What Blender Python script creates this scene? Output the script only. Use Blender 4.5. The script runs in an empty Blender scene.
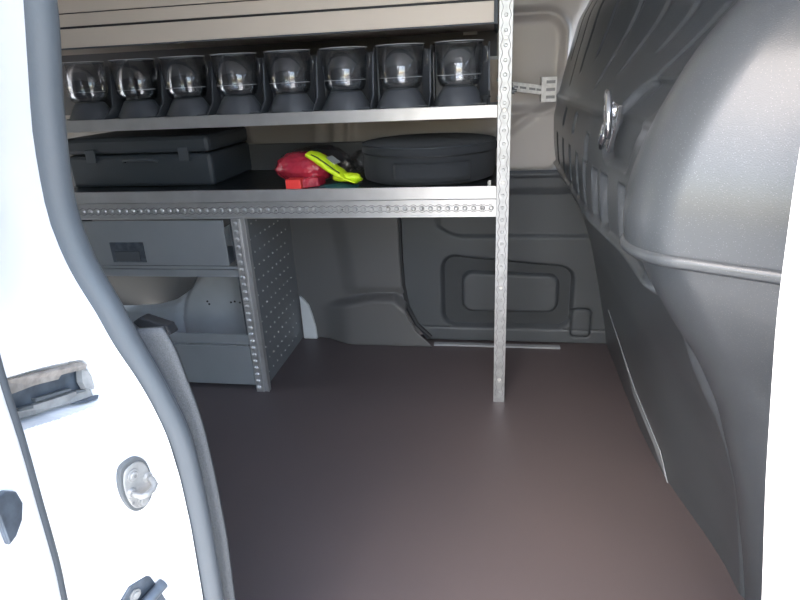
import bpy, math, random
from mathutils import Vector, Matrix, noise
random.seed(4)
C = bpy.context.scene.collection
PI = math.pi
R = math.radians

# ------------------------------------------------------------------ materials
def mat(name, col, rough=.5, metal=0., bump=0., bscale=40., noise_amt=0., nscale=8., coat=0., spec=.5, detail=4, col2=None, distort=0, sheen=0.):
    m = bpy.data.materials.new(name); m.use_nodes = True
    nt = m.node_tree; b = nt.nodes['Principled BSDF']
    b.inputs['Base Color'].default_value = (*col, 1)
    b.inputs['Roughness'].default_value = rough
    b.inputs['Metallic'].default_value = metal
    b.inputs['Specular IOR Level'].default_value = spec
    b.inputs['Coat Weight'].default_value = coat
    b.inputs['Coat Roughness'].default_value = .12
    b.inputs['Sheen Weight'].default_value = sheen
    tc = nt.nodes.new('ShaderNodeTexCoord')
    if noise_amt > 0 or col2:
        n = nt.nodes.new('ShaderNodeTexNoise'); n.inputs['Scale'].default_value = nscale; n.inputs['Detail'].default_value = detail
        nt.links.new(tc.outputs['Object'], n.inputs['Vector'])
        cr = nt.nodes.new('ShaderNodeValToRGB')
        c2 = col2 or tuple(min(1, c*(1+noise_amt)) for c in col)
        c1 = col if col2 else tuple(c*(1-noise_amt) for c in col)
        cr.color_ramp.elements[0].position = .35; cr.color_ramp.elements[1].position = .65
        cr.color_ramp.elements[0].color = (*c1, 1); cr.color_ramp.elements[1].color = (*c2, 1)
        nt.links.new(n.outputs['Fac'], cr.inputs['Fac']); nt.links.new(cr.outputs['Color'], b.inputs['Base Color'])
    if bump > 0:
        n2 = nt.nodes.new('ShaderNodeTexNoise'); n2.inputs['Scale'].default_value = bscale; n2.inputs['Detail'].default_value = 2
        nt.links.new(tc.outputs['Object'], n2.inputs['Vector'])
        bp = nt.nodes.new('ShaderNodeBump'); bp.inputs['Strength'].default_value = bump; bp.inputs['Distance'].default_value = .002
        nt.links.new(n2.outputs['Fac'], bp.inputs['Height']); nt.links.new(bp.outputs['Normal'], b.inputs['Normal'])
    return m

def glass_mat(name, tint=(.9, .93, .96), rough=.03, base=.06):
    m = bpy.data.materials.new(name); m.use_nodes = True
    nt = m.node_tree; nt.nodes.clear()
    out = nt.nodes.new('ShaderNodeOutputMaterial'); mx = nt.nodes.new('ShaderNodeMixShader')
    tr = nt.nodes.new('ShaderNodeBsdfTransparent'); tr.inputs['Color'].default_value = (*tint, 1)
    gl = nt.nodes.new('ShaderNodeBsdfGlossy'); gl.inputs['Roughness'].default_value = rough
    lw = nt.nodes.new('ShaderNodeLayerWeight'); lw.inputs['Blend'].default_value = .25
    ma = nt.nodes.new('ShaderNodeMath'); ma.operation = 'MULTIPLY_ADD'; ma.inputs[1].default_value = .55; ma.inputs[2].default_value = base
    nt.links.new(lw.outputs['Fresnel'], ma.inputs[0]); nt.links.new(ma.outputs[0], mx.inputs[0])
    nt.links.new(tr.outputs[0], mx.inputs[1]); nt.links.new(gl.outputs[0], mx.inputs[2]); nt.links.new(mx.outputs[0], out.inputs[0])
    return m

M = dict(
    white=mat('white_body_paint', (.86, .87, .88), .35, coat=.5),
    rubber=mat('weatherstrip_rubber', (.085, .097, .108), .45, bump=.1, bscale=300),
    rubber_dark=mat('dark_gap_rubber', (.07, .08, .09), .7),
    trim=mat('speckled_step_trim', (.085, .09, .095), .55, bump=.5, bscale=900, noise_amt=.25, nscale=900),
    floor=mat('brown_phenolic_ply', (.092, .076, .078), .48, bump=.15, bscale=500, col2=(.100, .081, .082), nscale=3),
    liner=mat('dark_liner_plastic', (.062, .069, .077), .5, bump=.25, bscale=700),
    liner2=mat('grey_liner_panel', (.115, .115, .115), .45, bump=.15, bscale=600),
    band=mat('darker_recess_ring', (.034, .039, .044), .6, bump=.3, bscale=700),
    seam=mat('black_rubber_seam', (.02, .022, .025), .6),
    beige=mat('beige_grey_inner_paint', (.43, .40, .375), .42, noise_amt=.03, nscale=5, coat=.2),
    fascia=mat('beige_sheet_metal', (.62, .55, .47), .45, bump=.05, bscale=60),
    alu=mat('brushed_aluminium', (.56, .56, .56), .36, .65, bump=.12, bscale=120, noise_amt=.06, nscale=20),
    galv=mat('galvanised_steel', (.40, .41, .42), .42, .85, noise_amt=.12, nscale=60, bump=.15, bscale=150),
    galv_dark=mat('dark_engraving', (.22, .22, .22), .5, .5),
    grey_sheet=mat('grey_painted_sheet', (.28, .295, .31), .45, noise_amt=.04, nscale=6),
    drawer=mat('grey_drawer_front', (.235, .25, .262), .45, noise_amt=.03, nscale=10),
    divider=mat('embossed_grey_steel', (.19, .20, .21), .42, .1),
    dimple=mat('bright_dimples', (.62, .63, .64), .35, .2),
    black=mat('black_fabric', (.020, .024, .029), .8, bump=.5, bscale=900, sheen=.1),
    case=mat('black_case_plastic', (.046, .055, .064), .5, bump=.2, bscale=300),
    mat_black=mat('black_shelf_mat', (.012, .015, .018), .3, bump=.8, bscale=70),
    bin=mat('dark_grey_bin_plastic', (.075, .082, .095), .42, bump=.1, bscale=300),
    back=mat('dark_back_sheet', (.105, .11, .12), .5),
    clear=glass_mat('clear_plastic', (.96, .97, .98), .04, .09),
    film=glass_mat('clear_film', (.96, .95, .95), .15, .05),
    rim=mat('clear_rim', (.42, .44, .46), .2, coat=.5),
    red=mat('red_plastic_bag', (.60, .045, .075), .25, bump=1., bscale=110, col2=(.45, .03, .06), nscale=30, coat=.4),
    redbox=mat('red_box', (.85, .06, .055), .4),
    neon=mat('neon_yellow_fabric', (.72, .95, .02), .5, bump=.4, bscale=80),
    neon_line=mat('black_print', (.03, .06, .02), .5),
    reflective=mat('silver_reflective_tape', (.5, .52, .5), .35, .4),
    teal=mat('dark_teal_fabric', (.02, .09, .11), .5, bump=.3, bscale=80),
    arch=mat('pale_painted_metal', (.60, .62, .63), .45, noise_amt=.05, nscale=12, coat=.2),
    holes=mat('black_holes', (.03, .03, .03), .6),
    tan=mat('tan_container', (.50, .42, .33), .4),
    label=mat('pale_sticker', (.55, .55, .53), .5),
    zinc=mat('matt_zinc_plate', (.30, .30, .29), .4, .3, noise_amt=.15, nscale=90),
    strap=mat('dull_zinc_strap', (.74, .73, .70), .45, noise_amt=.12, nscale=70),
    steel=mat('bright_zinc_steel', (.60, .60, .58), .35, .4, noise_amt=.1, nscale=90),
    lip=mat('grey_striker_border', (.12, .13, .135), .5, .3),
    chrome=mat('chrome', (.8, .82, .85), .18, 1.),
    guide=mat('greasy_beige_plate', (.34, .31, .28), .45, .2, col2=(.22, .20, .18), nscale=120),
    guide2=mat('blue_grey_steel', (.10, .12, .145), .4, .5, noise_amt=.2, nscale=80),
    seat_belt=mat('pale_plastic', (.78, .80, .82), .4),
    ground=mat('pale_concrete_yard', (.55, .53, .50), .9, noise_amt=.12, nscale=2, bump=.3, bscale=30),
)

def speckled_plastic():
    """dark grain plastic with a satin coat and fine mineral sparkle"""
    m = bpy.data.materials.new('grained_partition_plastic'); m.use_nodes = True
    nt = m.node_tree; b = nt.nodes['Principled BSDF']
    b.inputs['Roughness'].default_value = .34; b.inputs['Coat Weight'].default_value = .35; b.inputs['Coat Roughness'].default_value = .22; b.inputs['Specular IOR Level'].default_value = .55
    tc = nt.nodes.new('ShaderNodeTexCoord')
    v = nt.nodes.new('ShaderNodeTexVoronoi'); v.inputs['Scale'].default_value = 420
    nt.links.new(tc.outputs['Object'], v.inputs['Vector'])
    cr = nt.nodes.new('ShaderNodeValToRGB')
    cr.color_ramp.elements[0].position = .10; cr.color_ramp.elements[1].position = .2
    cr.color_ramp.elements[0].color = (.135, .145, .155, 1); cr.color_ramp.elements[1].color = (.056, .063, .070, 1)
    nt.links.new(v.outputs['Distance'], cr.inputs['Fac']); nt.links.new(cr.outputs['Color'], b.inputs['Base Color'])
    n = nt.nodes.new('ShaderNodeTexNoise'); n.inputs['Scale'].default_value = 700; n.inputs['Detail'].default_value = 2
    nt.links.new(tc.outputs['Object'], n.inputs['Vector'])
    bp = nt.nodes.new('ShaderNodeBump'); bp.inputs['Strength'].default_value = .35; bp.inputs['Distance'].default_value = .0008
    nt.links.new(n.outputs['Fac'], bp.inputs['Height']); nt.links.new(bp.outputs['Normal'], b.inputs['Normal'])
    return m
M['speck'] = speckled_plastic()

# ------------------------------------------------------------------ mesh tools
class MB:
    def __init__(s): s.v = []; s.f = []
    def add(s, vs, fs):
        o = len(s.v); s.v += [tuple(v) for v in vs]; s.f += [tuple(i+o for i in f) for f in fs]; return s
    def box(s, x0, x1, y0, y1, z0, z1, rz=0, c=None):
        vs = [(x, y, z) for x in (x0, x1) for y in (y0, y1) for z in (z0, z1)]
        if rz:
            cx, cy = c or ((x0+x1)/2, (y0+y1)/2); ca, sa = math.cos(rz), math.sin(rz)
            vs = [(cx+(x-cx)*ca-(y-cy)*sa, cy+(x-cx)*sa+(y-cy)*ca, z) for x, y, z in vs]
        return s.add(vs, [(0,1,3,2),(4,6,7,5),(0,4,5,1),(2,3,7,6),(0,2,6,4),(1,5,7,3)])
    def frame(s, P, ax, ay, az, hx, hy, hz):
        P, ax, ay, az = map(Vector, (P, ax, ay, az))
        vs = [P+ax*hx*i+ay*hy*j+az*hz*k for i in (-1,1) for j in (-1,1) for k in (-1,1)]
        return s.add(vs, [(0,1,3,2),(4,6,7,5),(0,4,5,1),(2,3,7,6),(0,2,6,4),(1,5,7,3)])
    def tube(s, pts, r, n=10, cap=True, closed=False, flat=1.):
        pts = [Vector(p) for p in pts]; N = len(pts); rings = []
        up = None
        for i, p in enumerate(pts):
            a = pts[(i-1) % N] if (closed or i > 0) else p
            b = pts[(i+1) % N] if (closed or i < N-1) else p
            t = (b-a).normalized()
            if up is None:
                up = t.orthogonal().normalized()
            up = (up - t*up.dot(t)).normalized(); w = t.cross(up)
            rr = r[i] if isinstance(r, (list, tuple)) else r
            rings.append([p+up*math.cos(2*PI*k/n)*rr+w*math.sin(2*PI*k/n)*rr*flat for k in range(n)])
        vs = [q for ring in rings for q in ring]; fs = []
        for i in range(N if closed else N-1):
            for k in range(n):
                j = (i+1) % N
                fs.append((i*n+k, i*n+(k+1) % n, j*n+(k+1) % n, j*n+k))
        if cap and not closed:
            fs += [tuple(range(n))[::-1], tuple(range((N-1)*n, N*n))]
        return s.add(vs, fs)
    def lathe(s, prof, c=(0,0,0), n=40, sx=1, sy=1, cap=True):
        vs = [(c[0]+r*math.cos(2*PI*k/n)*sx, c[1]+r*math.sin(2*PI*k/n)*sy, c[2]+z) for r, z in prof for k in range(n)]
        fs = [(i*n+k, i*n+(k+1) % n, (i+1)*n+(k+1) % n, (i+1)*n+k) for i in range(len(prof)-1) for k in range(n)]
        if cap: fs += [tuple(range(n))[::-1], tuple(range((len(prof)-1)*n, len(prof)*n))]
        return s.add(vs, fs)
    def disc(s, P, nrm, r, h, n=16, r2=None):
        P, nrm = Vector(P), Vector(nrm).normalized(); u = nrm.orthogonal().normalized(); w = nrm.cross(u)
        r2 = r if r2 is None else r2
        vs = [P+(u*math.cos(2*PI*k/n)+w*math.sin(2*PI*k/n))*r for k in range(n)] + [P+nrm*h+(u*math.cos(2*PI*k/n)+w*math.sin(2*PI*k/n))*r2 for k in range(n)]
        return s.add(vs, [(k, (k+1) % n, n+(k+1) % n, n+k) for k in range(n)]+[tuple(range(n))[::-1], tuple(range(n, 2*n))])
    def prism(s, poly, off):
        n = len(poly); off = Vector(off); poly = [Vector(p) for p in poly]
        return s.add(poly+[p+off for p in poly], [tuple(range(n))[::-1], tuple(range(n, 2*n))]+[(k, (k+1) % n, n+(k+1) % n, n+k) for k in range(n)])
    def grid(s, fn, nu, nv):
        vs = [fn(i/(nu-1), j/(nv-1)) for i in range(nu) for j in range(nv)]
        return s.add(vs, [(i*nv+j, (i+1)*nv+j, (i+1)*nv+j+1, i*nv+j+1) for i in range(nu-1) for j in range(nv-1)])
    def build(s, name, m, parent=None, smooth=False, bevel=0, solid=0, solid_off=-1):
        me = bpy.data.meshes.new(name); me.from_pydata(s.v, [], s.f); me.validate(); me.update()
        import bmesh
        bm = bmesh.new(); bm.from_mesh(me); bmesh.ops.recalc_face_normals(bm, faces=bm.faces); bm.to_mesh(me); bm.free()
        o = bpy.data.objects.new(name, me); C.objects.link(o); me.materials.append(m)
        if smooth:
            for p in me.polygons: p.use_smooth = True
            if smooth != 'all': me.set_sharp_from_angle(angle=R(35))
        if solid:
            md = o.modifiers.new('thickness', 'SOLIDIFY'); md.thickness = solid; md.offset = solid_off
        if bevel:
            md = o.modifiers.new('bevel', 'BEVEL'); md.width = bevel; md.segments = 2; md.limit_method = 'ANGLE'; md.angle_limit = R(40)
        if parent:
            o.parent = parent
            o.matrix_parent_inverse = Matrix.Translation(-Vector(parent.location)) if parent.type == 'EMPTY' and s.world else Matrix()
        return o
    world = True

def tag(o, label=None, cat=None, group=None, kind=None):
    if label: o['label'] = label
    if cat: o['category'] = cat
    if group: o['group'] = group
    if kind: o['kind'] = kind
    return o
def thing(name, label, cat, loc=(0,0,0), group=None, kind=None):
    o = bpy.data.objects.new(name, None); o.empty_display_size = .05; C.objects.link(o); o.location = loc
    return tag(o, label, cat, group, kind)
def interp(tab, t):
    if t <= tab[0][0]:
        (a, b), (c, d) = tab[0], tab[1]; return b+(t-a)*(d-b)/(c-a)
    for (a, b), (c, d) in zip(tab, tab[1:]):
        if t <= c: return b+(t-a)*(d-b)/(c-a)
    (a, b), (c, d) = tab[-2], tab[-1]; return d+(t-c)*(d-b)/(c-a)
def smooth_interp(tab, t, h=.03):
    return sum(interp(tab, t+h*k/4)*w for k, w in zip(range(-4, 5), (1,2,3,4,5,4,3,2,1)))/25
def sst(a, b, t):
    t = max(0, min(1, (t-a)/(b-a))); return t*t*(3-2*t)
def rrdist(x, z, cx, cz, hx, hz, r):
    """signed distance to a rounded rectangle"""
    qx = abs(x-cx)-hx+r; qz = abs(z-cz)-hz+r
    return math.hypot(max(qx, 0), max(qz, 0))+min(max(qx, qz), 0)-r

FW = 1.82      # far wall
SH = 1.41      # front of the shelving

# ------------------------------------------------------------------ shell
fl = MB().box(-2.2, .60, .47, FW+.02, -.02, 0).build('floor', M['floor'])
tag(fl, 'dark brown smooth wooden load floor of the van', 'floor', kind='structure')
g = MB().box(-9, 9, -9, 9, -.72, -.66).build('ground', M['ground'])
tag(g, 'pale concrete yard outside the van', 'ground', kind='structure')
ce = MB().box(-2.2, .60, .42, FW+.1, 1.33, 1.37).build('ceiling', M['white'])
tag(ce, 'white van roof', 'ceiling', kind='structure')
wl = MB().box(-2.25, -2.2, .42, .52, -.02, 1.33).box(-2.25, -2.2, .52, .85, -.02, 1.33).box(-2.25, -2.2, 1.40, FW+.1, -.02, 1.33).box(-2.25, -2.2, .85, FW-.1, .95, 1.33).build('wall_left', M['white'])  # rear opening added for interior light, sized to keep sun patches off the floor
tag(wl, 'white unseen rear wall at the left end, its opening added to let in light', 'door frame', kind='structure')

# far wall in beige body paint with pressed window field
def fw(u, v):
    x = -2.2+2.85*u; z = 1.33*v
    d = rrdist(x, z, -.05, .86, .225, .118, .05)
    y = FW + .012*sst(.012, -.012, d)
    y -= .007*math.exp(-((d-.014)/.004)**2)
    d2 = rrdist(x, z, -.30, .78, .49, .225, .06)
    y += .012*sst(-.008, .008, d2)
    if z > .6 and x < -.1:                       # pressed upright ribs behind the shelves
        for rx in (-.56, -.50, -.455, -1.0): y -= .012*math.exp(-((x-rx-.1*(z-.7))/.012)**2)
    y += .010*math.exp(-((z-(.66+.25*max(0, x)+.12*math.sin(x*4)))/.018)**2)
    return (x, y, z)
wb = MB().grid(fw, 420, 210).build('wall_back', M['beige'], smooth='all')
tag(wb, 'beige painted inner body side opposite the open door', 'wall', kind='structure')

SEAM = [(0, -.205), (.012, -.215), (.06, -.262), (.12, -.290), (.2, -.303), (.3, -.307), (.567, -.307)]
# left liner panel with wheel arch pressing
def ln(u, v):
    z = .667*v; x = -2.15+(interp(SEAM, z)+2.15)*u
    y = FW-.03
    # pillar crease running down to the ledge
    cx = -.50+.25*(.45-z)*(.3+z)
    y -= .016*sst(cx-.05, cx+.02, x)*sst(.16, .20, z)
    # wheel arch ledge
    zl = .165-.95*max(0, x+.33)-.22*max(0, -.40-x)
    k = sst(zl+.010, zl-.012, z)*sst(-.60, -.47, x)
    y -= .050*k
    y -= .008*math.exp(-((z-zl)/.010)**2)*sst(-.55, -.45, x)
    return (x, y, z)
ll = MB().grid(ln, 300, 130).build('trim_1', M['liner2'], smooth='all', solid=.004)
tag(ll, 'grey lower side liner with wheel arch ledge beside the far sliding door', 'wall panel', kind='structure')

# liner of the far sliding door
def dl(u, v):
    x = -.300+.66*u; z = .004+.563*v
    xl = -.298+.075*max(0, (.19-z)/.19)**2        # bottom left corner sweeps right
    x = max(x, xl)
    y = FW-.028
    d = rrdist(x-.06*(z-.17)*0, z+.10*(x-.04)*sst(.15, .3, z)*1.0, .036, .168, .212, .118, .05)
    y += .024*sst(.004, -.010, d)
    d1 = rrdist(x, z+.06*(x-.04)*sst(.15, .3, z), .046, .172, .148, .062, .03)
    y -= .018*sst(.008, -.004, d1)
    # upper map pocket groove
    zc = .36+.07*max(0, (-.1-x)/.12)**2
    y += .010*sst(zc-.006, zc+.012, z)*sst(-.20, -.17, x)*sst(.52, .49, z)
    # little latch cover at bottom right
    d2 = rrdist(x, z, .275, .075, .027, .045, .012)
    y += .007*math.exp(-((d2-.004)/.003)**2); y -= .004*sst(.002, -.002, d2)
    y -= .006*math.exp(-((z-.555)/.006)**2)
    y += .004*math.exp(-((z-.050)/.003)**2)
    return (x, y, z)
tl = MB().grid(dl, 230, 200).build('trim_2', M['liner'], smooth='all', solid=.004)
tag(tl, 'dark grey moulded liner of the far sliding door with rounded recess', 'door liner', kind='structure')
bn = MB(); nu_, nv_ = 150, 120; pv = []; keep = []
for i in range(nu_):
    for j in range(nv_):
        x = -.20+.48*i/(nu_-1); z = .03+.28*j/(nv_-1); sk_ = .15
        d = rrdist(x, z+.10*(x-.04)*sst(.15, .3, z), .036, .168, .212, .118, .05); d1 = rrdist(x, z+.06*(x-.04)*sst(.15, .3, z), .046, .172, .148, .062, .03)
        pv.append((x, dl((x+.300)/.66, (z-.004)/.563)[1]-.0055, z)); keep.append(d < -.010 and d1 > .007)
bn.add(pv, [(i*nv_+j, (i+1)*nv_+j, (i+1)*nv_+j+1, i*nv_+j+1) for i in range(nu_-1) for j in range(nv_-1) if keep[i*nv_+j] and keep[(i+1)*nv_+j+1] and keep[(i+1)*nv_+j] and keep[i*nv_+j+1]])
bn.build('recess_band', M['band'], tl, smooth='all')  # darker-toned ring laid over the recess around its inner panel
pts = [(-.307, FW-.032, .567), (-.307, FW-.032, .3), (-.303, FW-.032, .2), (-.290, FW-.032, .12), (-.262, FW-.032, .06), (-.215, FW-.032, .012)]
sm = MB().tube(pts, .008, 8).build('trim_3', M['seam'], smooth=True)
tag(sm, 'black rubber seam between the two far side liners', 'seam', kind='structure')
st = MB().box(-.20, .21, FW-.075, FW-.055, 0, .006).build('trim_4', M['grey_sheet'], bevel=.001)
tag(st, 'thin grey metal edge strip at the foot of the far door liner', 'strip', kind='structure')

# bulkhead (partition) --------------------------------------------------
far_p = [(0, .345), (.06, .335), (.20, .305), (.35, .27), (.50, .215), (.56, .187), (.60, .170), (.66, .163), (.72, .160), (.80, .175), (.87, .190), (.97, .215), (1.01, .238), (1.15, .31), (1.33, .42)]
near_p = [(0, .385), (.10, .365), (.25, .330), (.40, .282), (.48, .244), (.54, .206), (.60, .172), (.645, .152), (.69, .146), (.74, .153), (.79, .170), (.86, .204), (.90, .235), (.97, .30), (1.05, .39), (1.33, .60)]
YC, RB = .700, .080
BZ = .647
def near_x(z, y=YC):
    xn = smooth_interp(near_p, z, .03)
    xn += .012*sst(BZ+.004, BZ-.004, z)
    if y > YC: dy = min(y-YC, RB-.0002); xn += RB-math.sqrt(RB*RB-dy*dy)
    return xn
def bulge_pt(a, t, z):
    """plan curve: arc by angle a, then t metres straight on; pushed in by the profile depth"""
    d = near_x(z)-.146
    nx, ny = -math.cos(a), -math.sin(a)
    x = .146+RB+RB*nx+t*math.sin(a); y = YC+RB*ny-t*math.cos(a)
    return (x+d*1.10, y+d*.35, z)
def field_x(y, z):
    xf = smooth_interp(far_p, z, .02)
    xf += .13*sst(1.55, .85, y)*sst(.74, .96, z)+.022*sst(1.15, .85, y)+.035*sst(1.35, .8, y)*sst(.5, .2, z)
    rib = 0
    if .6 < y < 1.78:
        for k, ry in enumerate((.80, .86, .92, .99, 1.07, 1.16, 1.26, 1.37, 1.48, 1.60, 1.72)):
            top = .80+.03*((k*5) % 3)
            rib += .011*sst(top, top+.012, z)*sst(.010, .005, abs(y-ry))*sst(1.28, 1.2, z)*.35
        for ry in (.90, 1.0, 1.06, 1.16, 1.27, 1.40, 1.55, 1.70):
            rib += .016*sst(.592, .604, z)*sst(.685, .675, z)*sst(.022, .016, abs(y-ry))
        rib += .016*sst(.004, -.006, rrdist(y, z, .945, .765, .075, .060, .03))
        rib += .03*sst(.003, -.003, rrdist(y, z, 1.14, .708, .020, .024, .008))
        rib += .010*sst(.003, -.003, rrdist(y, z, 1.35, .735, .02, .02, .008))
        rib += .010*sst(.003, -.003, rrdist(y, z, 1.55, .735, .02, .02, .008))
    rib -= .012*math.exp(-((z-.582)/.008)**2)
    rib -= .006*math.exp(-((z-.775)/.006)**2)
    rib += .016*sst(.572, .558, z)
    return xf+rib
bulk_x = field_x
def bk(u, v):
    z = 1.33*v; y0 = YC+.01-.05*sst(.62, .57, z)+.35*(near_x(z)-.146); y = y0+(1.82-y0)*u
    return (field_x(y, z)+.09*sst(y0+.07, y0, y)*sst(.64, .58, z), y, z)
bh = MB().grid(bk, 330, 300).build('wall_right', M['speck'], smooth='all')
tag(bh, 'dark grey moulded plastic partition behind the cab seats', 'partition', kind='structure')
AE = R(60)
def bgp(u, v):
    z = 1.33*v
    if u < .6: return bulge_pt(-PI/2+(AE+PI/2)*u/.6, 0, z)
    return bulge_pt(AE, .42*((u-.6)/.4)**1.5, z)
MB().grid(bgp, 90, 300).build('bulge', M['speck'], bh, smooth='all')
bead = [bulge_pt(-R(60)+(AE+R(60))*i/24, 0, BZ+.002) for i in range(24)]+[bulge_pt(AE, .42*i/20, BZ+.002) for i in range(21)]
b_ = MB().tube(bead, .0080, 10).build('bulge_bead', M['speck'], bh, smooth='all')
fs = MB()
fs.add([(bulk_x(y, z)-.003, y, z) for y, z in ((1.60, .20), (1.54, .18), (1.37, .12), (1.33, .085), (1.18, .05), (1.10, .0), (1.13, .06), (1.30, .115), (1.45, .165))],
       [(0, 1, 8), (1, 2, 7, 8), (2, 3, 7), (3, 4, 6, 7), (4, 5, 6)])
sv = fs.build('trim_5', M['grey_sheet'], solid=.002, solid_off=0)
tag(sv, 'narrow pale edging strip low on the partition', 'strip', kind='structure')

# ------------------------------------------------------------------ door frame, left side
Ac = [(1.33, -.30), (1.05, -.335), (.917, -.362), (.844, -.379), (.817, -.385), (.762, -.391), (.737, -.391), (.697, -.384), (.659, -.370), (.620, -.358), (.593, -.345), (.563, -.334), (.523, -.324), (.469, -.320), (.406, -.320), (.299, -.325), (.15, -.335), (-.15, -.36), (-.60, -.40)][::-1]
Bc = [(1.33, -.27), (.95, -.31), (.902, -.318), (.786, -.345), (.649, -.366), (.56, -.367), (.511, -.367), (.423, -.373), (.2, -.385), (-.15, -.40), (-.60, -.43)][::-1]
POCKET = [(0.332, 0.649), (0.42, 0.622), (0.424, 0.617), (0.425, 0.606), (0.422, 0.59), (0.419, 0.58), (0.372, 0.591), (0.332, 0.605)]
def inpocket(y, z):
    """distance inside the rounded runner pocket of the jamb, in the plane of depth and height"""
    best = 9
    for (a, b), (c, d) in zip(POCKET, POCKET[1:]+POCKET[:1]):
        L = math.hypot(c-a, d-b); best = min(best, ((d-b)*(y-a)-(c-a)*(z-b))/L)
    return best
zs = [-.60+.04*i for i in range(26)]+[.415+.005*i for i in range(29)]+[.56+.0014*i for i in range(72)]+[.665+.005*i for i in range(11)]+[.72+.02*i for i in range(31)]
zs = sorted(set(round(z, 4) for z in zs))
NU = 100
def jp(t, z):
    xa = smooth_interp(Ac, z, .02); xb = smooth_interp(Bc, z, .02); y = .335+.115*t
    x = xb+(xa-xb)*t - .006*math.sin(PI*t)
    k = sst(-.001, .0015, inpocket(y, z))
    return Vector((x-.026*k, y, z))
vs = []; fcs = []
for i in range(NU):
    for z in zs: vs.append(jp(i/(NU-1), z))
nz = len(zs)
for i in range(NU-1):
    for j in range(nz-1): fcs.append((i*nz+j, (i+1)*nz+j, (i+1)*nz+j+1, i*nz+j+1))
jm = MB().add(vs, fcs); wf = jm.build('wall_front', M['white'], smooth=True)
tag(wf, 'glossy white painted door jamb holding the striker', 'door jamb', kind='structure')
# side skin of the van behind the jamb and above the opening
sk = MB().box(-2.2, -.42, .40, .46, -.02, 1.33).box(.62, 1.2, .40, .46, -.02, 1.33).box(-.42, .62, .40, .46, 1.29, 1.33).build('wall_front_skin', M['white'])
sk.parent = wf
# the rubber seal
sl = [(-.355, 1.15), (-.358, 1.0), (-.36, .918), (-.377, .844), (-.382, .815), (-.39, .759), (-.389, .733), (-.381, .692), (-.363, .653), (-.351, .613), (-.339, .586), (-.329, .554), (-.317, .513), (-.315, .458), (-.315, .393), (-.319, .283), (-.33, .1), (-.335, -.02)]
zt = [(z, x) for x, z in sl][::-1]
pts = [(smooth_interp(zt, z, .03)-.003, .464, z) for z in [-.02+.01*i for i in range(120)]]
seal = thing('door_seal', 'long grey rubber weatherstrip running down the edge of the white jamb', 'door seal', (-.335, .468, 0))
MB().tube(pts, [.0120+.0040*sst(.55, .75, q[2]) for q in pts], 16).build('seal_bulb', M['rubber'], seal, smooth='all')
MB().tube([(x-.009, y-.012, z) for x, y, z in pts], .0035, 8).build('seal_lip', M['rubber_dark'], seal, smooth='all')
MB().tube([(x-.001, y+.013, z) for x, y, z in pts], .006, 8).build('seal_flange', M['rubber_dark'], seal, smooth='all')
# speckled inner trim strip
Tt = [(.700, -.385), (.66, -.362), (.618, -.334), (.593, -.326), (.559, -.321), (.534, -.316), (.498, -.312), (.436, -.310), (.350, -.310), (.244, -.316), (.1, -.325), (.0, -.33)][::-1]
tr = MB()
def ts(u, v):
    z = .620*u; xt = smooth_interp(Tt, z, .02)
    a = (1-v); return (xt-.036*a-.004*math.sin(PI*v), .500-.010*a, z)
tr.grid(ts, 80, 8)
to = tr.build('door_sill_trim', M['trim'], smooth='all', solid=.006)
tag(to, 'speckled grey plastic trim strip curving beside the rubber seal', 'trim strip')
t2 = MB(); t2.grid(lambda u, v: (smooth_interp(Tt, .60*u, .02)-.004-.05*v, .502+.03*v, .60*u), 60, 6)
t2.build('return_edge', M['liner'], to, smooth='all', solid=.004).matrix_parent_inverse = Matrix()
wdg = MB().prism([(-.437, .60, .590), (-.426, .60, .597), (-.392, .60, .586), (-.388, .60, .574), (-.402, .60, .572), (-.428, .60, .581)], (0, .02, -.002)).build('rubber_end_cap', M['seam'], None, bevel=.002); wdg.parent = to
wdg['label'] = 'small black wedge shaped cap'; wdg.location = (-.008, 0, -.012)
# inner side wall lining left of the door
il = MB().box(-2.2, -.46, .47, .50, 0, 1.33).build('trim_6', M['liner2'])
tag(il, 'inner lining of the near side wall', 'wall panel', kind='structure')

# runner bracket inside the pocket
rb = thing('door_guide_bracket', 'greasy metal runner bracket inside the pocket of the white jamb', 'bracket', (-.385, .36, .61))
def onj(y, z, off=0):
    p = jp((y-.335)/.115, .50)
    xb = smooth_interp(Bc, z, .02); xa = smooth_interp(Ac, z, .02); t = (y-.335)/.115
    return Vector((xb+(xa-xb)*t+off, y, z))
def plate(pts, th=.003):
    return MB().prism([(x-.001, y, z) for y, z, x in pts], (-th, 0, 0))
plate([(0.337, 0.645, -0.371), (0.418, 0.620, -0.370), (0.423, 0.615, -0.368), (0.42, 0.612, -0.368), (0.395, 0.619, -0.372), (0.391, 0.617, -0.372), (0.366, 0.625, -0.373), (0.342, 0.631, -0.371)]).build('top_plate', M['guide'], rb)
plate([(0.340, 0.633, -0.384), (0.402, 0.616, -0.382), (0.424, 0.610, -0.378), (0.421, 0.589, -0.374), (0.392, 0.600, -0.380), (0.340, 0.612, -0.384)]).build('back_plate', M['guide2'], rb)
plate([(0.417, 0.612, -0.370), (0.422, 0.610, -0.369), (0.423, 0.603, -0.367), (0.421, 0.593, -0.365), (0.418, 0.592, -0.364), (0.413, 0.595, -0.367), (0.413, 0.602, -0.369)], .006).build('end_stop', M['zinc'], rb)
for q in ([(0.368, 0.611, -0.378), (0.403, 0.601, -0.374), (0.403, 0.599, -0.373), (0.368, 0.608, -0.377)], [(0.35, 0.612, -0.377), (0.364, 0.608, -0.377), (0.363, 0.605, -0.377), (0.35, 0.61, -0.377)], [(0.406, 0.597, -0.372), (0.414, 0.594, -0.369), (0.414, 0.592, -0.369), (0.406, 0.594, -0.371)]):
    plate(q, .006).build('rail', M['lip'], rb)
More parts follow.
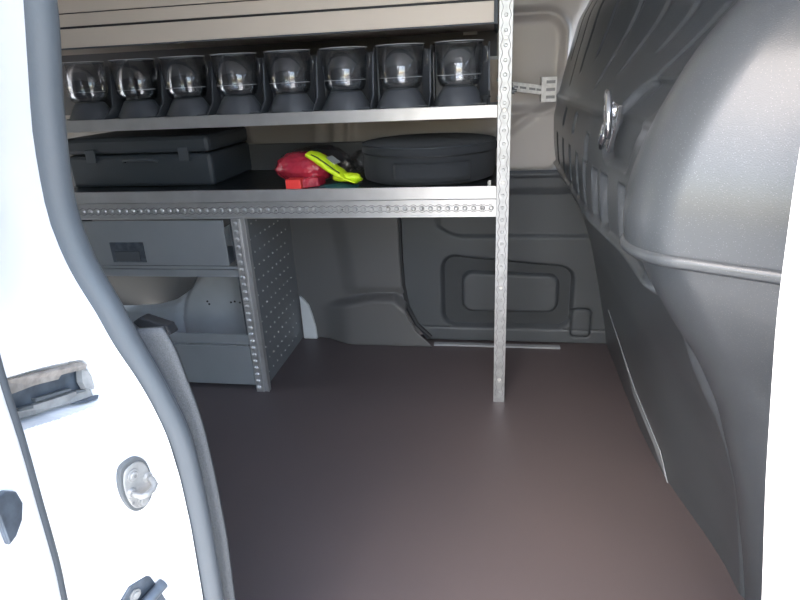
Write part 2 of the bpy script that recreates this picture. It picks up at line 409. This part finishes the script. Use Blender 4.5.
plate([(0.340, 0.613, -0.381), (0.39, 0.601, -0.378), (0.420, 0.592, -0.370), (0.419, 0.583, -0.367), (0.387, 0.592, -0.376), (0.340, 0.606, -0.380)]).build('lower_channel', M['zinc'], rb)
plate([(0.396, 0.589, -0.370), (0.407, 0.584, -0.366), (0.418, 0.582, -0.362), (0.420, 0.585, -0.362), (0.412, 0.586, -0.366)]).build('lower_lip', M['guide2'], rb)

# striker
nrm = Vector((.95, -.32, 0)).normalized(); upv = Vector((0, 0, 1)); side = upv.cross(nrm).normalized()   # side points deeper
P0 = jp(.66, .492)
P0 = Vector((P0.x+.002, P0.y, P0.z))
def sj(a, b, h=0): return P0+side*a+upv*b+nrm*h
if side.y < 0: side = -side
stk = thing('door_striker', 'silver door lock striker plate with looped bar on the white jamb', 'striker', P0)
def outline(k, off=0):
    base = [(-.0150, .017), (-.0105, .0265), (-.002, .0290), (.007, .0275), (.0135, .020), (.0165, .008), (.0165, -.010), (.0130, -.021), (.0060, -.0275), (-.003, -.0285), (-.0105, -.023), (-.0150, -.010), (-.0165, .004)]
    n = len(base); out = []
    for i in range(n):
        p0, p1, p2, p3 = (base[(i+q-1) % n] for q in range(4))
        for t in (0, .25, .5, .75):
            out.append(tuple(k*.5*(2*p1[c]+(p2[c]-p0[c])*t+(2*p0[c]-5*p1[c]+4*p2[c]-p3[c])*t*t+(3*p1[c]-p0[c]-3*p2[c]+p3[c])*t**3) for c in (0, 1)))
    return out
MB().prism([sj(a, b, -.004) for a, b in outline(1.0)], nrm*.006).build('border_gasket', M['lip'], stk, bevel=.0006)
MB().prism([sj(a, b, .002) for a, b in outline(.86)], nrm*.002).build('plate', M['zinc'], stk, bevel=.001)
MB().disc(sj(-.003, .014, .004), nrm, .0065, .0015, 20).disc(sj(-.003, .014, .0055), nrm, .0045, .002, 20, .004).build('bolt', M['zinc'], stk, bevel=.0004)
MB().disc(sj(-.003, .014, .0076), nrm, .0018, .0003, 6).build('bolt_socket', M['galv_dark'], stk)
MB().disc(sj(.001, -.018, .004), nrm, .0065, .0015, 20).disc(sj(.001, -.018, .0055), nrm, .0045, .002, 20, .004).build('bolt', M['zinc'], stk, bevel=.0004)
MB().disc(sj(-.0095, -.014, .0040), nrm, .0016, .0003, 10).build('pin_hole', M['galv_dark'], stk)
lp = [sj(-.0085, -.002, .003), sj(-.0085, -.0025, .010), sj(-.0070, -.004, .0150), sj(-.002, -.0045, .0170), sj(.005, -.004, .0170), sj(.0095, -.002, .0150), sj(.0110, .001, .010), sj(.0110, .002, .003)]
MB().tube(lp, .0030, 12).build('striker_bar', M['zinc'], stk, smooth='all')
MB().disc(sj(-.0085, -.002, .004), nrm, .0052, .003, 16, .0038).disc(sj(.0110, .002, .004), nrm, .0052, .003, 16, .0038).build('bar_collar', M['zinc'], stk, smooth=True)
# lower bracket
P1 = jp(.50, .360)
def s1(a, b, h=0): return P1+side*a*1.2+upv*b+nrm*h
lb = thing('door_check_bracket', 'dark grey steel bracket with a bolt, low on the white jamb', 'bracket', P1)
MB().prism([s1(*p) for p in [(-.024, .004), (-.016, .018), (-.006, .026), (.010, .023), (.020, .012), (.024, -.006), (.022, -.030), (-.020, -.034)]], nrm*.003).build('plate', M['guide2'], lb, bevel=.0008)
MB().disc(s1(-.004, .014, .003), nrm, .006, .002, 20).disc(s1(-.004, .014, .005), nrm, .004, .002, 6).build('bolt', M['zinc'], lb, bevel=.0003)
MB().tube([s1(-.010, -.002, .009), s1(.020, .004, .009)], .006, 14).build('roller', M['guide2'], lb, smooth=True)

# open sliding door slid back beside the jamb
sd = thing('sliding_door', 'white edge of the open sliding door at the far left', 'door', (-.45, .29, -.5))
Cc = [(-.55, -.44), (.2, -.395), (.434, -.3735), (.468, -.3690), (.543, -.3655), (.599, -.3625), (.648, -.3625), (.80, -.352), (.95, -.325), (1.25, -.28)]
def sdg(u, v):
    z = -.5+1.7*u; x = smooth_interp(Cc, z, .02)
    # profile: rounded edge from the gap forwards, then the flat outer skin leading back
    if v < .5: y = .325-.10*(v/.5); xx = x-.004*math.sin(PI*v/.5)
    else: y = .225-.010*math.sin(min(1, (v-.5)/.1)*PI/2); xx = x-.6*(v-.5)/.5
    return (xx, y, z)
mb = MB().grid(sdg, 100, 40); mb.build('door_shell', M['white'], sd, smooth=True, solid=.002)
MB().tube([(smooth_interp(Cc, z, .02)-.004, .329, z) for z in [-.5+.02*i for i in range(83)]], .006, 8).build('edge_seal', M['rubber_dark'], sd, smooth='all')
ov = MB(); cxy = Vector((-.3655, .3020, .553))
pl = [cxy+Vector((0, .0, .020))+Vector((0, -.012, 0)), cxy+Vector((0, 0, .0195)), cxy+Vector((0, .008, .012)), cxy+Vector((0, .010, 0)), cxy+Vector((0, .005, -.012)), cxy+Vector((0, -.004, -.020)), cxy+Vector((0, -.012, -.022))]
ov.prism(pl, (.006, -.001, 0)).build('rubber_buffer', M['guide2'], sd, bevel=.0015)

# right door pillar --------------------------------------------------
Ec = [(-.6, .33), (0, .275), (.2, .250), (.45, .214), (.547, .200), (.631, .190), (.683, .184), (.731, .181), (.781, .178), (.87, .176), (1.0, .185), (1.33, .23)]
def pil(u, v):
    z = -.6+1.93*u; e = smooth_interp(Ec, z, .03)+.007; a = v
    if a < .35: return (e+.34*(1-a/.35), .405, z)
    if a < .65:
        t = (a-.35)/.30*PI; return (e+.028-.028*math.sin(t), .3775+.0275*math.cos(t), z)
    return (e+.028+.34*(a-.65)/.35-.0, .350-.02*(a-.65)/.35, z)
pr_ = MB().grid(pil, 100, 44).build('trim_7', M['white'], smooth='all')
tag(pr_, 'white door pillar at the right side of the opening', 'door pillar', kind='structure')
grip = MB().tube([(.215, .372, .892), (.192, .370, .889), (.178, .369, .876), (.1745, .369, .858), (.178, .369, .841), (.190, .370, .833), (.215, .372, .830)], .010, 14).box(.190, .225, .362, .378, .836, .886).build('grab_handle', M['seat_belt'], smooth=True)
tag(grip, 'pale rounded grip on the right door pillar by the frame edge', 'grip')

# ------------------------------------------------------------------ shelving
XR = 0.0
def perforated_strip(mb, p, along, nrm_, n, pitch, r=.0055, h=.0035):
    p = Vector(p); a = Vector(along)
    for i in range(n):
        q = p+a*(i*pitch); mb.disc(q, nrm_, r, h, 10, r*.45)
def shelf(z, name, label):
    t = thing(name, label, 'shelf', (-.6, 1.6, z-.02))
    MB().box(-1.22, XR, SH+.004, FW-.045, z-.006, z).build('tray', M['grey_sheet'], t, bevel=.001)
    return t
lo = shelf(.586, 'lower_shelf', 'lower aluminium shelf carrying the black round bag and red bag')
MB().box(-1.22, XR-.001, SH-.002, SH+.006, .5615, .592).box(-1.22, XR-.001, SH+.006, SH+.016, .5615, .565).build('front_lip', M['alu'], lo, bevel=.0012)
MB().box(-1.20, -.004, SH+.008, FW-.05, .586, .589).build('rubber_mat', M['mat_black'], lo)
rail = MB().box(-1.22, XR-.001, SH, SH+.012, .519, .5605).box(-1.22, XR-.001, SH-.004, SH, .5565, .5605).box(-1.22, XR-.001, SH-.004, SH, .5175, .5215)
rail.build('perforated_rail', M['alu'], lo, bevel=.0006)
dm = MB(); perforated_strip(dm, (-1.20, SH+.0005, .539), (1, 0, 0), (0, -1, 0), 57, .0212, .0070, .0040); dm.build('rail_bosses', M['alu'], lo, smooth=True)
wv = MB()
for s_ in (-1, 1):
    wv.tube([(x, SH-.0008, .539+s_*(.0075+.0022*math.cos(2*PI*(x+1.2)/.0212))) for x in [-1.2+.0035*i for i in range(341)]], .0007, 4)
wv.build('engraved_line', M['galv_dark'], lo)
for x in (-.56, -.385, -.18, -.035, -.95):
    MB().disc((x, SH-.0035, .539), (0, -1, 0), .0025, .001, 8).build('rivet', M['galv_dark'], lo)
# mat studs glinting
for (x, y) in [(-.05, SH+.03), (-.33, SH+.03)]:
    pass
up = shelf(.774, 'upper_shelf', 'upper aluminium shelf carrying the row of clear bins')
MB().box(-1.22, XR-.001, SH-.002, SH+.006, .7485, .777).box(-1.22, XR-.001, SH+.006, SH+.016, .7485, .752).build('front_lip', M['alu'], up, bevel=.0012)
MB().box(-1.40, -.006, FW-.055, FW-.048, .776, .97).build('back_panel', M['back'], up)
st_ = MB().box(-.098, -.060, FW-.0565, FW-.0555, .944, .960).build('sticker', M['label'], up); tag(st_, 'small pale sticker')

lk = thing('roof_locker', 'beige sheet metal overhead locker along the top of the shelving', 'locker', (-.6, 1.6, .945))
MB().box(-1.40, -.012, SH+.004, FW-.05, .952, 1.30).build('body', M['fascia'], lk)
MB().box(-1.20, -.012, SH-.004, SH+.003, .9475, .9895).build('front_panel', M['fascia'], lk, bevel=.0015)
MB().box(-1.20, -.010, SH-.001, SH+.004, .9895, .9945).build('shadow_slot', M['seam'], lk)
MB().box(-1.20, -.012, SH-.005, SH+.003, .9945, 1.0215).build('middle_panel', M['fascia'], lk, bevel=.0015)
MB().box(-1.20, -.010, SH-.001, SH+.004, 1.0215, 1.024).build('shadow_slot', M['seam'], lk)
MB().box(-1.20, -.012, SH-.003, SH+.003, 1.024, 1.30).build('upper_door', M['fascia'], lk, bevel=.0015)
MB().box(-1.20, -.008, SH-.002, SH+.010, .9445, .9475).box(-.012, -.004, SH-.006, FW-.06, .9445, 1.30).build('edge_cap', M['rubber_dark'], lk)

# upright post
po = thing('shelf_post', 'tall galvanised perforated upright post standing on the brown floor', 'post', (.014, SH+.01, 0))
MB().box(-.001, .029, SH-.006, SH-.003, 0, 1.31).box(-.001, .001, SH-.003, SH+.022, 0, 1.31).box(.027, .029, SH-.003, SH+.022, 0, 1.31).build('channel', M['galv'], po, bevel=.0006)
w2 = MB()
for s_ in (-1, 1):
    w2.tube([(.014+s_*(.0085+.0022*math.cos(2*PI*z/.030)), SH-.0068, z) for z in [.02+.004*i for i in range(320)]], .0006, 4)
w2.build('wavy_groove', M['galv_dark'], po)
for i in range(43): MB().disc((.014, SH-.006, .03+.030*i), (0, -1, 0), .0042, .0012, 12, .003).build('boss', M['galv'], po, smooth=True)
for z in (.07, .335, .60, .765, .915, 1.09): 
    MB().disc((.014, SH-.006, z), (0, -1, 0), .0050, .0022, 14, .004).build('rivet', M['steel'], po, smooth=True)
MB().disc((.029, SH+.012, .805), (1, 0, 0), .0075, .007, 6).disc((.036, SH+.012, .805), (1, 0, 0), .0035, .005, 10).build('nut', M['lip'], po)
for z in (.79, .83): MB().disc((-.001, SH+.012, z), (-1, 0, 0), .004, .003, 6).build('nut', M['lip'], po)

# strap from the post to the far wall
sp = thing('fixing_strap', 'slotted galvanised strap between the upright post and the far wall', 'strap', (.10, 1.6, .79))
a = Vector((.034, 1.772, .806)); b = Vector((.134, 1.774, .790)); d = (b-a).normalized(); hgt = Vector((0, 0, 1)); nn = d.cross(hgt).normalized()
MB().frame((a+b)/2, d, hgt, nn, (b-a).length/2, .0125, .0012).build('bar', M['strap'], sp, bevel=.0006)
MB().box(.032, .0345, SH+.03, 1.775, .794, .818).build('side_arm', M['strap'], sp, bevel=.0005)
for t in (.12, .34, .60, .80):
    q = a+(b-a)*t
    MB().frame(q-nn*.0*1, d, hgt, nn, .009, .0030, .0018).build('slot', M['galv_dark'], sp)
e = MB().box(.118, .160, FW-.050, FW-.047, .760, .826).box(.118, .122, FW-.048, FW+.006, .760, .826).build('end_bracket', M['strap'], sp, bevel=.001)
for dz in (.773, .793, .813): MB().box(.132, .156, FW-.0512, FW-.0500, dz-.004, dz+.004).build('slot', M['galv_dark'], sp)

# divider and drawer cabinet
dv = thing('perforated_divider', 'upright dimpled grey steel divider panel standing on the floor', 'divider', (-.69, 1.6, 0))
MB().box(-0.6730, -0.6690, SH+.006, FW-.035, .0, .517).build('panel', M['divider'], dv)
DM = []
for j in range(12):
    for i in range(8):
        y = SH+.055+.036*i+(.018 if j % 2 else 0); z = .035+.041*j
        if y < FW-.05: DM.append((y, z))
for y, z in DM: MB().disc((-0.6690, y, z), (1, 0, 0), .0028, .0018, 6, .0012).build('dimple', M['dimple'], dv)
MB().box(-0.6690, -0.6675, SH+.034, SH+.0355, 0, .517).box(-0.6690, -0.6675, SH+.024, SH+.0255, 0, .517).build('fold_line', M['dimple'], dv)
MB().box(-0.6880, -0.6680, SH-.006, SH-.002, 0, .517).box(-0.6680, -0.6520, SH-.003, SH+.001, 0, .517).box(-0.6520, -0.6500, SH-.006, SH+.012, 0, .517).box(-0.6660, -0.6640, SH-.008, SH-.003, 0, .517).build('front_profile', M['alu'], dv, bevel=.0005)
d2 = MB(); perforated_strip(d2, (-0.6780, SH-.006, .014), (0, 0, 1), (0, -1, 0), 24, .0213, .0072, .0040); d2.build('profile_bosses', M['alu'], dv, smooth=True)

cb = thing('drawer_cabinet', 'grey steel drawer cabinet with open middle under the lower shelf', 'cabinet', (-.95, 1.6, 0))
MB().box(-.700, -.692, SH+.008, 1.585, 0, .515).build('side_panel', M['rubber_dark'], cb)
MB().box(-1.24, -1.232, SH+.008, 1.585, 0, .515).build('side_panel', M['rubber_dark'], cb)
f1 = MB().box(-1.22, -.714, SH-.001, SH+.004, .387, .513).box(-1.22, -.714, SH+.004, 1.585, .39, .392).build('drawer', M['drawer'], cb, bevel=.001)
def child(mb, name, m, par, **k):
    o = mb.build(name, m, None, **k); o.parent = par; return o
child(MB().box(-1.058, -.957, SH-.003, SH-.0005, .396, .453), 'handle', M['guide2'], f1, bevel=.0008)
child(MB().box(-1.046, -.972, SH-.0042, SH-.0028, .400, .428), 'handle_grip', M['rubber_dark'], f1, bevel=.001)
MB().box(-1.22, -.692, SH+.002, SH+.010, .376, .385).box(-1.22, -.692, SH+.004, SH+.012, .352, .374).build('rail', M['drawer'], cb, bevel=.001)
f2 = MB().box(-1.22, -.692, SH+.001, SH+.006, .018, .140).box(-1.22, -.692, SH-.002, SH+.003, .140, .146).box(-1.22, -.692, SH+.006, SH+.010, .146, .178).build('drawer', M['drawer'], cb, bevel=.001)

# wheel arch housing behind the cabinet
top = [(-1.6, .17), (-1.17, .180), (-1.08, .188), (-1.02, .205), (-.975, .232), (-.945, .275), (-.925, .32), (-.90, .37), (-.86, .42), (-.80, .45), (-.72, .44), (-.65, .38), (-.60, .29), (-.565, .18), (-.550, .07), (-.546, 0)]
wa = MB()
def wag(u, v):
    x = -1.6+.922*u; h = smooth_interp(top, x, .012); h = max(h, 0)
    if v < .7: t = v/.7; z = h*t; y = 1.60+.02*sst(.9, 1, t)
    else: t = (v-.7)/.3; z = h*(1-.5*t*sst(-.90, -.99, x)); y = 1.62+.16*t
    if v < .7 and .0 < z: y += .014*math.exp(-((math.hypot(x+.75, z-.1)-.26)/.010)**2)
    return (x, y, max(z, 0))
wa.grid(wag, 160, 60)
wh = thing('wheel_arch', 'pale painted wheel arch housing seen through the open middle of the drawer cabinet', 'wheel arch', (-.9, 1.7, 0))
wa.build('housing', M['arch'], wh, smooth=True)
MB().prism([(-.662, 1.772, 0), (-.613, 1.772, 0), (-.615, 1.772, .045), (-.622, 1.772, .085), (-.632, 1.772, .125), (-.650, 1.772, .150), (-.662, 1.772, .16)], (0, .012, 0)).build('rear_flange', M['arch'], wh, bevel=.003)
ho = MB()
for x, z in ((-.900, .196), (-.825, .203), (-.812, .206), (-.795, .203), (-.905, .205), (-.780, .207)): MB().disc((x, 1.600, z), (0, -1, 0), .0035, .001, 8).build('drain_hole', M['holes'], wh)

# ------------------------------------------------------------------ clear bins
def make_bin():
    root = bpy.data.objects.new('storage_bin', None); C.objects.link(root); root.empty_display_size = .03
    old = MB.world; MB.world = False
    k = dict()
    MB().box(-.066, .066, .090, .096, 0, .132).box(-.0685, -.065, .035, .096, 0, .120).build('bin_back', M['bin'], root, bevel=.001)
    w = MB().prism([(.0685, -.055, 0), (.0685, -.010, .030), (.0685, .010, .120), (.0685, .030, .138), (.0685, .096, .138), (.0685, .096, 0)], (-.004, 0, 0))
    w.prism([(.066, .010, .0), (.066, .010, .128), (.044, .040, .128), (.044, .040, 0)], (.0, .004, 0))
    w.build('side_wing', M['bin'], root, bevel=.0008)
    MB().lathe([(.063, 0), (.063, .003), (.040, .040), (.036, .042), (.030, .043)], (-.004, .0, 0), 40, 1, .8).build('cone_base', M['bin'], root, smooth=True)
    prof = [(.036, .042), (.046, .046), (.0515, .060), (.0575, .140), (.056, .140), (.050, .060), (.045, .048), (.035, .044)]
    MB().lathe(prof, (-.004, 0, 0), 48, 1, .85, cap=False).build('clear_cup', M['clear'], root, smooth='all')
    MB().tube([(-.004+.0575*math.cos(2*PI*i/48), .0575*.85*math.sin(2*PI*i/48), .140) for i in range(48)], .0010, 6, closed=True).build('rim', M['rim'], root, smooth='all')
    MB().tube([(-.004+.0523*math.cos(PI+PI*i/24), .0523*.85*math.sin(PI+PI*i/24), .068) for i in range(25)], .0007, 6).build('fill_line', M['rim'], root, smooth='all')
    MB().box(-.052, .060, -.040, -.037, .002, .0045).build('base_clip', M['bin'], root)
    MB().tube([(.053, 0, .128), (.060, -.004, .126), (.063, -.006, .112), (.060, -.006, .096), (.045, 0, .088)], .0022, 8).build('handle', M['clear'], root, smooth='all')
    MB.world = old
    return root
proto = make_bin()
def copy_thing(o):
    c = o.copy(); C.objects.link(c)
    for ch in list(o.children):
        q = ch.copy(); C.objects.link(q); q.parent = c
    return c
bl = ['clear storage bin at the left end of the row, next to the rubber seal',
      'clear storage bin second from the left end of the upper shelf row',
      'clear storage bin third from the left end of the upper shelf row',
      'clear storage bin fourth from the left of the row, above the middle of the black case',
      'clear storage bin fourth from the right of the row, left of the middle pair above the red bag',
      'clear storage bin third from the right of the row, above the neon yellow vest',
      'clear storage bin second from the right, above the left half of the black round bag',
      'clear storage bin at the right end of the row, next to the tan container']
bl[3] = 'clear storage bin fourth from the left end of the upper shelf row'
bl[4] = 'clear storage bin fifth from the left, standing above the red bag'
for i in range(8):
    o = proto if i == 0 else copy_thing(proto)
    o.location = (-.0885-.1395*(7-i), 1.475+.002*((i*3) % 4), .776)
    o.rotation_euler = (0, 0, R(((i*5) % 4-1.5)*1.2))
    tag(o, bl[i], 'storage bin', 'clear storage bins in a row on the upper shelf')

tc = thing('tan_container', 'small tan cylindrical container beside the right end bin', 'container', (-.022, 1.60, .774))
MB().lathe([(.026, .028), (.027, .030), (.027, .098), (.026, .100), (.024, .101)], (-.022, 1.60, .774), 30).build('body', M['tan'], tc, smooth=True)
MB().lathe([(.028, .101), (.028, .108), (.022, .109)], (-.022, 1.60, .774), 30).build('lid', M['label'], tc, smooth=True)
MB().lathe([(.024, 0), (.024, .028), (.02, .029)], (-.022, 1.60, .774), 24).build('foot', M['tan'], tc, smooth=True)
bc = MB().lathe([(.009, 0), (.009, .016), (.012, .017), (.012, .021), (.009, .022)], (-.030, 1.455, .7745), 20).build('black_cap', M['black'], smooth=True)
tag(bc, 'tiny black screw cap standing by the upright post on the upper shelf', 'cap')

# ------------------------------------------------------------------ things on the lower shelf
SZ = .589
rc = thing('round_bag', 'large round black fabric zip bag lying flat on the lower shelf', 'bag', (-.180, 1.61, SZ))
cx, cy = -.183, 1.600
def rb_prof(r0, zs_): return [(r0*a, z) for a, z in zs_]
body = MB(); nn_ = 72
prof = [(.93, 0), (.985, .004), (1.0, .014), (1.008, .035), (1.0, .064), (1.006, .071)]
body.lathe([(.178*a, z) for a, z in prof], (cx, cy, SZ), nn_, 1, .97)
body.build('bag_body', M['black'], rc, smooth=True)
lid = MB()
lid.lathe([(.181, .074), (.182, .084), (.178, .0925), (.168, .0965), (.12, .0985), (.05, .0975), (.004, .097)], (cx, cy, SZ), nn_, 1, .97)
lo_ = lid.build('bag_lid', M['black'], rc, smooth=True)
MB().tube([(cx+.1805*math.cos(2*PI*i/72), cy+.1755*math.sin(2*PI*i/72), SZ+.0725) for i in range(72)], .0022, 6, closed=True).build('zip', M['seam'], rc, smooth='all')
MB().tube([(cx+.1790*math.cos(2*PI*i/72), cy+.1740*math.sin(2*PI*i/72), SZ+.093) for i in range(72)], .0016, 6, closed=True).build('piping', M['case'], rc, smooth='all')
pk = MB(); pk.grid(lambda u, v: (cx+.182*math.cos(-PI/2+(u-.5)*1.1+.15), cy+.1775*math.sin(-PI/2+(u-.5)*1.1+.15), SZ+.012+.045*v), 24, 4)
pk.build('side_pocket', M['black'], rc, smooth='all', solid=.002)
for x, y in ((-.018, SH+.02), ):
    sb = MB().box(x-.004, x+.004, y, y+.01, SZ-.0005, SZ+.012).build('mat_clip', M['label'], bevel=.001); tag(sb, 'small grey clip on the shelf edge by the upright post', 'clip')

bk_ = thing('tool_case', 'long black tool case at the left end of the lower shelf', 'case', (-.93, 1.64, SZ))
MB().box(-1.20, -.765, 1.50, 1.77, SZ, SZ+.088).build('case_bottom', M['case'], bk_, bevel=.010)
MB().box(-1.20, -.765, 1.50, 1.77, SZ+.090, SZ+.136).build('case_lid', M['case'], bk_, bevel=.012)
MB().tube([(-1.02, 1.496, SZ+.070), (-1.015, 1.484, SZ+.074), (-1.00, 1.478, SZ+.076), (-.94, 1.478, SZ+.076), (-.925, 1.484, SZ+.074), (-.92, 1.496, SZ+.070)], .004, 8).build('handle', M['rubber'], bk_, smooth=True)
for x in (-1.12, -.84): MB().box(x-.015, x+.015, 1.494, 1.500, SZ+.068, SZ+.105).build('latch', M['rubber_dark'], bk_, bevel=.002)

# red bag
rbg = thing('red_bag', 'wrinkled red bag wrapped in plastic on the lower shelf', 'bag', (-.50, 1.50, SZ))
m = MB()
def blob(cx_, cy_, cz_, ax, ay, az, amp, fr, seed, n=48, floor_z=None):
    def fn(u, v):
        th = u*2*PI; ph = (v-.5)*PI
        d = Vector((math.cos(th)*math.cos(ph), math.sin(th)*math.cos(ph), math.sin(ph)))
        k = 1+amp*noise.noise(d*fr+Vector((seed, 0, 0)))+amp*.5*noise.noise(d*fr*2.7+Vector((0, seed, 0)))
        sx = abs(d.x)**.8*(1 if d.x > 0 else -1)
        z = cz_+az*d.z*k
        if floor_z is not None: z = max(z, floor_z)
        return (cx_+ax*sx*k, cy_+ay*d.y*k, z)
    return fn
m.grid(blob(-.508, 1.510, SZ+.043, .078, .050, .040, .10, 2.2, 3., floor_z=SZ+.001), 72, 40).build('bag_body', M['red'], rbg, smooth='all')
MB().grid(blob(-.485, 1.550, SZ+.046, .10, .07, .046, .12, 2.5, 8., floor_z=SZ+.001), 60, 36).build('plastic_film', M['film'], rbg, smooth='all')
bx = MB().box(-.530, -.490, SH+.004, 1.45, SZ+.001, SZ+.026, rz=R(0)).build('small_red_box', M['redbox'], bevel=.0015)
tag(bx, 'small bright red box at the shelf edge in front of the red bag', 'box')
bx2 = MB().prism([(-.498, 1.425, SZ+.001), (-.452, 1.45, SZ+.001), (-.455, 1.45, SZ+.024), (-.470, 1.445, SZ+.027), (-.498, 1.425, SZ+.022)], (.004, .05, 0)).build('red_pouch', M['red'], bevel=.003)
tag(bx2, 'darker red folded pouch touching the right side of the small red box', 'pouch')

# neon vest folded
nv = thing('folded_vest', 'folded neon yellow safety vest leaning between red bag and round bag', 'vest', (-.41, 1.45, SZ))
path = [(-.472, .0815), (-.455, .074), (-.435, .060), (-.415, .044), (-.395, .030), (-.375, .019), (-.348, .010)]
def vest(u, v):
    x = interp([(i/6, p[0]) for i, p in enumerate(path)], u); z = interp([(i/6, p[1]) for i, p in enumerate(path)], u)
    wdt = .010+.017*math.sin(PI*min(1, u*1.1+.1))
    th = v*2*PI
    n1 = .0015*noise.noise(Vector((x*60, th, 1)))
    return (x+.004*math.cos(th)+wdt*.25*math.sin(th), 1.455+.028*math.cos(th)+n1*3, SZ+z+.003+max(-z-.002, (wdt*.42+n1)*math.sin(th)))
MB().grid(vest, 50, 28).build('folded_fabric', M['neon'], nv, smooth='all')
pth = [(-.466, .083), (-.450, .0755), (-.430, .0605), (-.412, .047), (-.396, .036)]
MB().tube([(x+.006, 1.428, SZ+z+.002) for x, z in pth], .0016, 6, flat=1.).build('dark_stripe', M['neon_line'], nv, smooth='all')
MB().add([(-.432, 1.450, SZ+.072), (-.408, 1.450, SZ+.056), (-.398, 1.470, SZ+.058), (-.420, 1.475, SZ+.074)], [(0, 1, 2, 3)]).build('reflective_band', M['reflective'], nv, solid=.003)
MB().grid(blob(-.378, 1.452, SZ+.024, .036, .016, .011, .2, 3, 5., floor_z=SZ+.001), 36, 20).build('folded_end', M['neon'], nv, smooth='all')
fp = MB().grid(blob(-.392, 1.70, SZ+.030, .032, .05, .030, .15, 3, 12., floor_z=SZ+.001), 50, 30).build('plastic_pouch', M['film'], smooth='all')
tag(fp, 'clear crumpled plastic bag between the yellow vest and the round bag', 'plastic bag')
tc2 = MB().grid(lambda u, v: (-.455+.105*u, SH+.010+.05*v, SZ+.002+.008*math.sin(PI*v)*math.sin(PI*u)+.002*noise.noise(Vector((u*6, v*4, 2)))), 30, 12).build('teal_cloth', M['teal'], smooth='all', solid=.003)
tag(tc2, 'flat dark teal cloth lying under the neon yellow vest', 'cloth')

# ------------------------------------------------------------------ lashing ring on the partition
lr = thing('lashing_ring', 'shiny metal lashing ring set in the dark partition', 'lashing ring', (.165, .93, .76))
bx_ = lambda y, z: bulk_x(y, z)
ring = []
for i in range(28):
    t = 2*PI*i/28; y = .925+.045*math.cos(t)+.012*math.sin(t); z = .783+.030*math.sin(t)
    ring.append((.158+.006*math.cos(t), y, z))
MB().tube(ring, .0048, 10, closed=True).build('ring', M['chrome'], lr, smooth='all')
MB().prism([(.176, .905, .795), (.176, .955, .800), (.176, .990, .735), (.176, .965, .722), (.176, .925, .76)], (-.008, 0, 0)).build('base_plate', M['chrome'], lr, bevel=.002)
MB().disc((.168, .935, .785), (-1, 0, 0), .012, .006, 20, .009).build('bolt', M['chrome'], lr, bevel=.001)
MB().tube([(.163, .950, .765), (.160, .965, .745), (.162, .980, .728)], [.008, .0065, .004], 10).build('tongue', M['chrome'], lr, smooth='all')

# ------------------------------------------------------------------ light, sky, camera
w = bpy.data.worlds.new('sky'); bpy.context.scene.world = w; w.use_nodes = True
nt = w.node_tree; bg = nt.nodes['Background']
sky = nt.nodes.new('ShaderNodeTexSky'); sky.sky_type = 'NISHITA'; sky.sun_disc = False
sky.sun_elevation = R(50); sky.sun_rotation = R(200); sky.dust_density = 2.5; sky.air_density = 1.2
nt.links.new(sky.outputs['Color'], bg.inputs['Color']); bg.inputs['Strength'].default_value = .55
s = bpy.data.lights.new('sun', 'SUN'); s.energy = 6.0; s.angle = R(1.2); s.color = (1, .95, .88)
so = bpy.data.objects.new('sun', s); C.objects.link(so)
s.energy = 5.0
sdir = Vector((-.75, -.30, .60)).normalized()       # towards the sun
so.rotation_euler = sdir.to_track_quat('Z', 'Y').to_euler(); so.location = sdir*6

cam = bpy.data.cameras.new('camera'); co = bpy.data.objects.new('camera', cam); C.objects.link(co)
cam.sensor_width = 36; cam.lens = 580/800*36; cam.clip_start = .02
t, p, r = R(21.2), R(10), R(2.75)
fwd = Vector((-math.sin(p)*math.cos(t), math.cos(p)*math.cos(t), -math.sin(t)))
r0 = Vector((math.cos(p), math.sin(p), 0)); u0 = r0.cross(fwd)
Rt = r0*math.cos(r)-u0*math.sin(r); Up = r0*math.sin(r)+u0*math.cos(r)
mw = Matrix.Identity(4)
for i in range(3): mw[i][0] = Rt[i]; mw[i][1] = Up[i]; mw[i][2] = -fwd[i]
mw[0][3], mw[1][3], mw[2][3] = 0, 0, .85
co.matrix_world = mw
sc = bpy.context.scene; sc.camera = co
sc.view_settings.view_transform = 'Standard'; sc.view_settings.look = 'None'; sc.view_settings.gamma = 1
sc.view_settings.use_curve_mapping = False; sc.view_settings.exposure = 1.0
